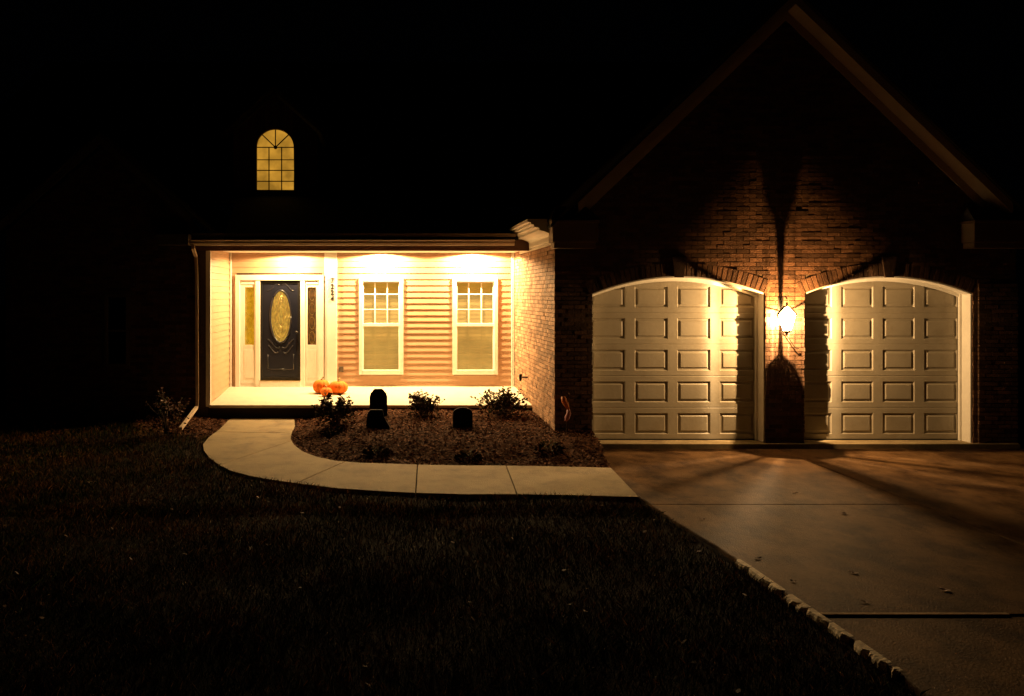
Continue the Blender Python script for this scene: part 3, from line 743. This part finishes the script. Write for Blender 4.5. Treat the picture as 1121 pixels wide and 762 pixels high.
# walkway: outline taken from the photograph, cut into panels at the joints
up = [(253,456.5),(247,463),(241,469),(231,476),(222,485)]               # outer edge from the porch
outer = [G(*p) for p in [(253,457),(247,463),(240,470),(229,478),(222,486),(223,493),(229,501),(240,509),(253,515.5),(274,521),(299,525.5),(329,529.5),(370,534.5),(415,537.5),(455,539.5),(510,541),(566,541),(625,542),(690,544)]]
inner = [G(*p) for p in [(322,457),(323,466),(319,474),(318,480),(322,487),(332,494.5),(347,500),(369,504.5),(395,506.5),(428,507.5),(457,508.5),(500,509.3),(554,509.6),(610,510.5),(668,512)]]
outer[-1].x = ex(outer[-1].y)-.02; inner[-1].x = ex(inner[-1].y)-.02
def interp(poly, n):
    out = []
    for a, b in zip(poly[:-1], poly[1:]):
        for i in range(n): out.append(a+(b-a)*i/n)
    return out+[poly[-1]]
def cutat(poly, p):       # index of vertex nearest p
    return min(range(len(poly)), key=lambda i: (poly[i]-p).length)
O = interp(outer, 6); I = interp(inner, 6)
cuts = [(0,0)]
for po, pi in (((238,473),(321,473)), ((247,504+8),(313,495)), ((329,528),(376,505.5)), ((454,538),(457,508)), ((566,540),(554,509))):
    cuts.append((cutat(O, G(*po)), cutat(I, G(*pi))))
cuts[1] = (cutat(O, G(238,473)), cutat(I, G(319,474))); cuts[2] = (cutat(O, G(240,509)), cutat(I, G(319,482)))
cuts.append((len(O)-1, len(I)-1))
for (a0, b0), (a1, b1) in zip(cuts[:-1], cuts[1:]):
    po = O[a0:a1+1]; pi = I[b0:b1+1]
    poly = [Vector(p) for p in po]+[Vector(p) for p in reversed(pi)]
    # shrink along the path at joints
    g_ = .007
    d1 = ((po[0]+pi[0])/2-(po[-1]+pi[-1])/2).normalized()
    poly[0] = poly[0]-d1*g_; poly[-1] = poly[-1]-d1*g_; poly[len(po)-1] = poly[len(po)-1]+d1*g_; poly[len(po)] = poly[len(po)]+d1*g_
    slab('walkway', [(p.x,p.y) for p in poly], zwalk, .12, M['concrete'], .006)
walk_poly = [(p.x,p.y) for p in O]+[(p.x,p.y) for p in reversed(I)]
def pip(x, y, poly):
    c = np.zeros(np.shape(x), bool); n = len(poly); j = n-1
    for i in range(n):
        xi, yi = poly[i]; xj, yj = poly[j]
        if yi != yj:
            t = ((yi > y) != (yj > y)) & (x < (xj-xi)*(y-yi)/(yj-yi)+xi); c ^= t
        j = i
    return c
def segdist(x, y, poly):
    d = np.full(np.shape(x), 1e9)
    for (ax, ay), (bx, by) in zip(poly[:-1], poly[1:]):
        L2 = (bx-ax)**2+(by-ay)**2+1e-9; t = np.clip(((x-ax)*(bx-ax)+(y-ay)*(by-ay))/L2, 0, 1)
        d = np.minimum(d, np.hypot(x-ax-t*(bx-ax), y-ay-t*(by-ay)))
    return d
# mulch beds
edge1 = [(p.x,p.y) for p in inner]
bed1 = edge1+[(DRIVE_X-.03, DG-.02),(XR-.01,DG-.02),(XR-.01,DP+.02)]+[(inner[0].x, DP+.02)]
c0 = [G(253,458),G(247,463),G(240,470),G(231,477)]
lawn_edge2 = [G(222,480),G(208,478),G(196,474),G(183,472),G(165,470)]
bed2 = [(p.x,p.y) for p in c0+lawn_edge2]+[(X(150,15.6),15.6),(X(150,DP),DP+.0),(LWX,DP+.02),(XL+.1,DP+.02)]
def mound(x, y, which):
    e = edge1 if which == 1 else [(p.x,p.y) for p in c0+lawn_edge2]
    d = segdist(x, y, e); h = .17 if which == 1 else .10
    s = np.clip(d/1.3, 0, 1); s = s*s*(3-2*s)
    return zwalk(np.minimum(y,16.5))-.035+h*s+lump(x*2.2, y*2.2)*.5
for w_, bed in ((1,bed1),(2,bed2)):
    bx = [p[0] for p in bed]; by = [p[1] for p in bed]; st_ = .07
    xs = np.arange(min(bx)-.1, max(bx)+.1, st_); ys = np.arange(min(by)-.1, max(by)+.1, st_)
    gx, gy_ = np.meshgrid(xs, ys); gz_ = mound(gx, gy_, w_)+RNG.uniform(-.006,.006,gx.shape); nx = len(xs)
    m_ = MB(); m_.v = [tuple(v) for v in np.stack([gx.ravel(), gy_.ravel(), gz_.ravel()], 1)]
    cxx = (gx[:-1,:-1]+st_/2); cyy = gy_[:-1,:-1]+st_/2; ok = pip(cxx, cyy, bed)|(segdist(cxx, cyy, bed+[bed[0]]) < .05)&(cyy<DP)&(cxx<XR-.02)|((segdist(cxx,cyy,edge1)<.06) if w_==1 else False)
    m_.f = [(j*nx+i, j*nx+i+1, (j+1)*nx+i+1, (j+1)*nx+i) for j in range(len(ys)-1) for i in range(nx-1) if ok[j,i]]; m_.sm = [True]*len(m_.f)
    struct(m_.build('mulch_bed', M['mulchbase'], fixn=False))
def scatter_chips(name, m, n, sampler, L, W, lift, up=.35, kind='stuff', label=None, cat=None):
    pts = sampler(n); n = len(pts)
    a = RNG.uniform(0, 2*np.pi, n); t = RNG.normal(0, up, n); l = RNG.uniform(*L, n); w = RNG.uniform(*W, n)
    d = np.stack([np.cos(a)*np.cos(t), np.sin(a)*np.cos(t), np.sin(t)], 1)
    s = np.stack([-np.sin(a), np.cos(a), RNG.normal(0,.35,n)], 1)
    c = pts+np.array([0,0,1.])*(RNG.uniform(*lift, n))[:,None]
    V = np.empty((n,6,3))
    V[:,0] = c-d*l[:,None]/2; V[:,1] = c-d*l[:,None]*.15+s*w[:,None]/2; V[:,2] = c+d*l[:,None]*.25+s*w[:,None]*.45
    V[:,3] = c+d*l[:,None]/2; V[:,4] = c+d*l[:,None]*.2-s*w[:,None]/2; V[:,5] = c-d*l[:,None]*.2-s*w[:,None]*.4
    V[:,1:3,2] += (w*.25)[:,None]
    me = bpy.data.meshes.new(name); me.from_pydata(V.reshape(-1,3).tolist(), [], [tuple(range(i*6, i*6+6)) for i in range(n)])
    me.materials.append(m); o = bpy.data.objects.new(name, me); COL.objects.link(o)
    if kind: o['kind'] = kind
    if label: o['label'] = label; o['category'] = cat
    return o
def bed_sampler(bed, which):
    def f(n):
        bx = [p[0] for p in bed]; by = [p[1] for p in bed]
        x = RNG.uniform(min(bx), max(bx), n*3); y = RNG.uniform(min(by), max(by), n*3); k = pip(x, y, bed)
        x, y = x[k][:n], y[k][:n]; return np.stack([x, y, mound(x, y, which)], 1)
    return f
scatter_chips('mulch', M['mulch'], 26000, bed_sampler(bed1,1), (.03,.09), (.008,.022), (0,.03), .35, label='loose reddish mulch and dead leaves in the bed before the porch', cat='mulch')
scatter_chips('mulch', M['mulch'], 6000, bed_sampler(bed2,2), (.03,.09), (.008,.022), (0,.03), .35, label='loose reddish mulch in the small bed left of the walkway', cat='mulch')
# grass
def lawn_pts(n, dmin, dmax, pw=1.0):
    D = dmin+(dmax-dmin)*RNG.uniform(0,1,n)**pw; px = RNG.uniform(-60, 1180, n)
    x = (px-HX)/1000*D
    k = (x < np.interp(D, [1,5.9,8.1,10,11.1,12.6,13.6,14.2], [3.30,3.29,3.22,3.10,3.04,3.14,3.26,3.30])-.05)&~pip(x, D, walk_poly)&~pip(x, D, bed1)&~pip(x, D, bed2)&~((D>DP-.03)&(x>-6.8))&~((D>15.9)&(x>LWX))
    # keep out the concavity between beds/walk and house
    x, D = x[k], D[k]; return np.stack([x, D, lawn_z(x, D)], 1)
def grass(n, dmin, dmax, H, W, pw):
    p = lawn_pts(n, dmin, dmax, pw); n = len(p)
    h = RNG.uniform(*H, n)*(1+.35*np.sin(p[:,0]*2.1+1)*np.sin(p[:,1]*2.7)); a = RNG.uniform(0, 2*np.pi, n); w = RNG.uniform(*W, n)
    s = np.stack([np.cos(a), np.sin(a), 0*a], 1)*w[:,None]/2
    lean = np.stack([RNG.normal(0,.5,n), RNG.normal(0,.5,n), 0*a], 1)*h[:,None]
    up = np.array([0,0,1.])*h[:,None]
    V = np.empty((n,5,3)); V[:,0] = p-s; V[:,1] = p+s; V[:,2] = p+s*.7+up*.55+lean*.35; V[:,4] = p-s*.7+up*.55+lean*.35; V[:,3] = p+up+lean
    return V
V = np.concatenate([grass(120000, 10.0, 16.9, (.035,.075), (.005,.011), 1), grass(110000, 4.2, 10.5, (.03,.07), (.004,.008), .8)])
me = bpy.data.meshes.new('grass'); n = len(V)
me.vertices.add(n*5); me.vertices.foreach_set('co', V.reshape(-1).astype(np.float32))
me.loops.add(n*5); me.loops.foreach_set('vertex_index', np.arange(n*5, dtype=np.int32))
me.polygons.add(n); me.polygons.foreach_set('loop_start', np.arange(0,n*5,5, dtype=np.int32)); me.polygons.foreach_set('loop_total', np.full(n,5,np.int32)); me.update(calc_edges=True)
me.materials.append(M['grass']); go = bpy.data.objects.new('grass', me); COL.objects.link(go)
go['kind'] = 'stuff'; tag(go, 'thin dark autumn grass covering the front lawn', 'grass')
scatter_chips('leaf_litter', M['leafstuff'], 420, lambda n: lawn_pts(n, 4.5, 16.5, 1.4), (.03,.06), (.02,.04), (.015,.05), .5, label='small dead leaves scattered all over the dark lawn', cat='leaves')

# ---------------------------------------------------------------- pumpkins
def pumpkin(px, py, D, w, h, label, rz=0):
    z = ZFF+(D-DP)*(ZFB-ZFF)/(DB-DP)
    t = thing('pumpkin', label, 'pumpkin', (X(px,D), D, z-.004), 'pumpkins on the porch', rz)
    vs = []; fs = []; n = 60; m_ = 18; ribs = 10
    for j in range(m_+1):
        ph = math.pi*j/m_; rr = math.sin(ph)**.8; zz = -math.cos(ph)
        for k in range(n):
            a = 2*math.pi*k/n; rib = 1-.10*(abs(math.sin(a*ribs/2))**.5 < .62)*(1-abs(math.sin(a*ribs/2))**.5/.62)
            R = w/2*rr*rib; dip = .16*math.exp(-(rr/.35)**2)
            vs.append((R*math.cos(a), R*math.sin(a), h/2+(h/2)*(zz*(1-dip*1.2))*(.97+.03*rib)))
    for j in range(m_):
        for k in range(n): fs.append((j*n+k, j*n+(k+1)%n, (j+1)*n+(k+1)%n, (j+1)*n+k))
    MB().add(vs, fs, True).build('body', M['orange'], t)
    MB().tube([(0,0,h*.86),(.005,0,h*1.0),(.02,.0,h*1.10),(.04,0,h*1.16)], [.026,.018,.014,.017], 8).build('stem', M['stem'], t)
pumpkin(351.8, 427, 17.75, .335, .275, 'large orange pumpkin at the left of the three, partly behind the small one')
pumpkin(370.5, 426, 17.7, .37, .255, 'widest orange pumpkin at the right of the three', 1)
pumpkin(357.3, 429, 17.4, .225, .175, 'smallest orange pumpkin in front of the two big ones', 2)

# ---------------------------------------------------------------- gravestones
def bed_z(x, y): return float(mound(np.array([x]), np.array([y]), 1)[0])
def gravestone(px, D, w, h, top, label, skew=0, poly=None):
    x = X(px, D); z = bed_z(x, D)-.02
    t = thing('gravestone', label, 'gravestone', (x, D, z), 'black toy gravestones in the mulch bed')
    if poly is None:
        pts = [(-w/2,0),(w/2,0)]
        if top == 'round': pts += [(w/2*math.cos(a), h-w/2*.62+w/2*.62*math.sin(a)) for a in np.linspace(0, math.pi, 17)]
        else: pts += [(w/2,h*.72),(w*.44,h*.85),(w*.22,h),(-w*.22,h),(-w*.44,h*.85),(-w/2,h*.72)]
    else: pts = poly
    s_ = MB().prism(pts, -.035, .035); s_.build('slab', M['plastic_black'], t, bevel=.008)
    MB().box(-w/2-.03,w/2+.03,-.055,.055,-.02,.03).build('base', M['plastic_black'], t, bevel=.006)
gravestone(414.3, 15.75, .305, .50, 'cut', 'tallest black gravestone with clipped corners standing against the bright porch floor')
gravestone(413.5, 14.55, .38, .33, 'slant', 'squat black gravestone with sloping right side, in front of the tallest one', poly=[(-.19,0),(.21,0),(.19,.06),(.10,.22),(.075,.33),(-.12,.33),(-.17,.25)])
gravestone(506.5, 14.55, .315, .36, 'round', 'round-topped black gravestone alone between two shrubs')

# ---------------------------------------------------------------- shrubs
def leaf_faces(mb, p, d, size):
    d = d.normalized(); s = d.cross(Vector((random.uniform(-1,1), random.uniform(-1,1), random.uniform(-1,1)))).normalized()
    mb.add([p, p+d*size*.45+s*size*.3, p+d*size, p+d*size*.45-s*size*.3], [(0,1,2,3)])
def shrub(px, py, z, label, w, h, nst, seed, leafn=10, flowers=10, size=.05, group='twiggy rose shrubs', low=False):
    random.seed(seed)
    D = (EYE-z)/((py-HY)/1000); x = X(px, D)
    t = thing('shrub', label, 'shrub', (x, D, z-.02), group)
    st, lf, fl = MB(), MB(), MB()
    for i in range(nst):
        a = random.uniform(0, 2*math.pi); rr = random.uniform(.15, 1)**.7*w/2; hh = h*random.uniform(.55, 1)*(1-.35*(rr/(w/2))**2)
        tip = Vector((math.cos(a)*rr, math.sin(a)*rr, hh)); mid = Vector((tip.x*.35, tip.y*.35, hh*.55))
        pts = [Vector((0,0,0))+Vector((random.uniform(-.03,.03), random.uniform(-.03,.03), 0)), mid, tip]
        st.tube(pts, [.007,.005,.0025], 5)
        ends = [(mid, tip)]
        for q in range(2):
            b = mid.lerp(tip, random.uniform(.1,.7)); e = b+Vector((random.uniform(-1,1), random.uniform(-1,1), random.uniform(.3,1.2)))*h*.16
            st.tube([b, e], [.004,.002], 4); ends.append((b, e))
        for (b, e) in ends:
            for q in range(leafn):
                tt = random.random()**.6; p = b.lerp(e, tt)
                leaf_faces(lf, p, Vector((random.uniform(-1,1), random.uniform(-1,1), random.uniform(-.4,.8))), size*random.uniform(.6,1.2))
            if random.random() < flowers/nst/2:
                fl = MB()
                for q in range(7):
                    a2 = q/7*2*math.pi; leaf_faces(fl, e, Vector((math.cos(a2), math.sin(a2), random.uniform(.2,1))), .035)
                fl.build('flower', M['petal'], t, fixn=False)
    for q in range(nst*leafn//2):     # dense skirt of leaves low down
        a = random.uniform(0, 2*math.pi); rr = w*.42*math.sqrt(random.random()); zz = h*random.uniform(.04,.42)
        leaf_faces(lf, Vector((rr*math.cos(a), rr*math.sin(a), zz)), Vector((random.uniform(-1,1), random.uniform(-1,1), random.uniform(-.3,.6))), size*1.15)
    st.build('stems', M['bark'], t, fixn=False); lf.build('leaves', M['leaf'], t, fixn=False)
shrub(367, 468, .12, 'bushy rose shrub in front of the pumpkins with pale blooms', .80, .64, 40, 3, 13, 20, .052)
shrub(464, 462, .14, 'upright twiggy shrub between the gravestones below the window gap', .74, .62, 38, 4, 12, 8, .05)
shrub(549, 461, .14, 'wide spreading shrub under the right-hand porch window', 1.0, .68, 40, 6, 13, 5, .055)
shrub(182, 473, .08, 'dim shrub with pale flowers left of the downspout', .9, .80, 26, 7, 9, 24)
def low_plant(px, py, label, w, h, seed):
    random.seed(seed); p = None
    D = 13.0
    for _ in range(8):
        x = X(px, D); z = bed_z(x, D); D = (EYE-z)/((py-HY)/1000)
    t = thing('low_plant', label, 'plant', (X(px,D), D, bed_z(X(px,D),D)-.01), 'low dark plants in the mulch bed')
    lf = MB()
    for q in range(150):
        a = random.uniform(0, 2*math.pi); r_ = w/2*math.sqrt(random.random()); hh = h*random.random()*(1-(r_/(w/2))**2*.7)
        leaf_faces(lf, Vector((r_*math.cos(a)*.8, r_*math.sin(a)*.8, hh)), Vector((math.cos(a), math.sin(a), random.uniform(.0,1.0))), .075)
    lf.build('leaves', M['leaf'], t, fixn=False)
    st = MB()
    for q in range(7):
        a = q*.9; st.tube([(0,0,0),(math.cos(a)*w*.3, math.sin(a)*w*.3, h*.6)], [.005,.002], 4)
    st.build('stems', M['bark'], t, fixn=False)
low_plant(365, 475, 'low dark plant just in front of the bushy rose shrub', .40, .14, 1)
low_plant(412, 488, 'low dark plant in front of the squat gravestone', .36, .14, 2)
low_plant(513, 489, 'low dark plant in front of the round-topped gravestone', .38, .14, 3)
low_plant(601, 490, 'low green plant at the foot of the brick corner', .42, .16, 4)

# small cloth ornament on a stake by the garage corner
D_ = DG-.25
t = thing('garden_ornament', 'small orange and pink ornament on a thin stake by the garage corner', 'ornament', (X(620,D_), D_, bed_z(X(620,D_),D_)-.02))
zt_ = Z(434,D_)-t.location.z; zb3 = Z(462,D_)-t.location.z
MB().tube([(0.01,.02,0),(0.01,.02,zt_-.05)], .006, 6).build('stake', M['bark'], t)
mo = mat('orange_cloth', (.75,.22,.05), .6); mp_ = mat('pink_cloth', (.65,.30,.34), .6)
MB().tube([(-.05,0,zt_),(-.035,-.01,zt_-.07),(.0,-.015,zt_-.13),(.03,-.01,zt_-.2)], [.03,.045,.04,.022], 10).build('upper_cloth', mo, t)
MB().tube([(.03,-.012,zt_-.19),(.035,-.012,zt_-.26),(.01,-.015,zt_-.33),(-.01,-.01,zt_-.38)], [.022,.035,.038,.02], 10).build('lower_cloth', mp_, t)

# fallen leaves and chips on the driveway
random.seed(9)
lv = None
spots = [(870,540,'small dark leaf on the driveway nearest the lantern pillar'), (924,563,'dark curled leaf near the cross joint in mid driveway'), (768,569,'dry leaf on the driveway left of the light rays'),
         (935,628,'dry leaf on the open driveway right of the chipped edge'), (948,660,'brown leaf just behind the front joint of the driveway'), (1035,647,'pale scrap lying on the dark right part of the driveway'),
         (830,612,'brown leaf caught by the chipped driveway edge'), (868,637,'curled leaf beside the widest chip of the driveway edge')]
for i, (px, py, lb) in enumerate(spots):
    D = Ta/((py-HY)/1000)
    t = MB(); s_ = random.uniform(.022,.042); vs = []; n = 12
    for k in range(n):
        a = 2*math.pi*k/n; r_ = s_*(.55+.45*abs(math.cos(a*2.5)))*random.uniform(.85,1.1); vs.append((r_*math.cos(a)*1.2, r_*math.sin(a), .006+.009*math.cos(a)**2))
    vs.append((0,0,.004)); t.add(vs, [(k, (k+1)%n, n) for k in range(n)])
    t.tube([(0,0,.005),(-s_*1.3,.01,.012)], .002, 5)
    o = t.build('fallen_leaf', M['petal'] if i == 5 else M['leafstuff'], fixn=False); o.location = (X(px,D), D, -.068); o.rotation_euler = (0,0,random.uniform(0,6))
    tag(o, lb, 'leaf', 'fallen leaves on the driveway')

# ---------------------------------------------------------------- world, camera, render
w = bpy.data.worlds.new('World'); S.world = w; w.use_nodes = True
bg = w.node_tree.nodes['Background']; bg.inputs[0].default_value = (.30,.40,.60,1); bg.inputs[1].default_value = .0003
cam = bpy.data.cameras.new('camera'); co_ = bpy.data.objects.new('camera', cam); COL.objects.link(co_); S.camera = co_
co_.location = (0,0,EYE); co_.rotation_euler = (math.radians(90),0,0)
cam.sensor_width = 36; cam.lens = 36*1000/1121; cam.shift_x = (560.5-HX)/1121; cam.shift_y = -(381-HY)/1121; cam.clip_end = 1000
S.render.engine = 'CYCLES'; S.render.resolution_x = 1024; S.render.resolution_y = 696
S.view_settings.view_transform = 'Standard'; S.view_settings.look = 'None'; S.view_settings.exposure = 0; S.view_settings.gamma = 1
S.cycles.max_bounces = 6; S.cycles.diffuse_bounces = 3; S.cycles.transparent_max_bounces = 12; S.cycles.sample_clamp_indirect = 4
for o in bpy.data.objects:
    if '_w' in o: del o['_w']
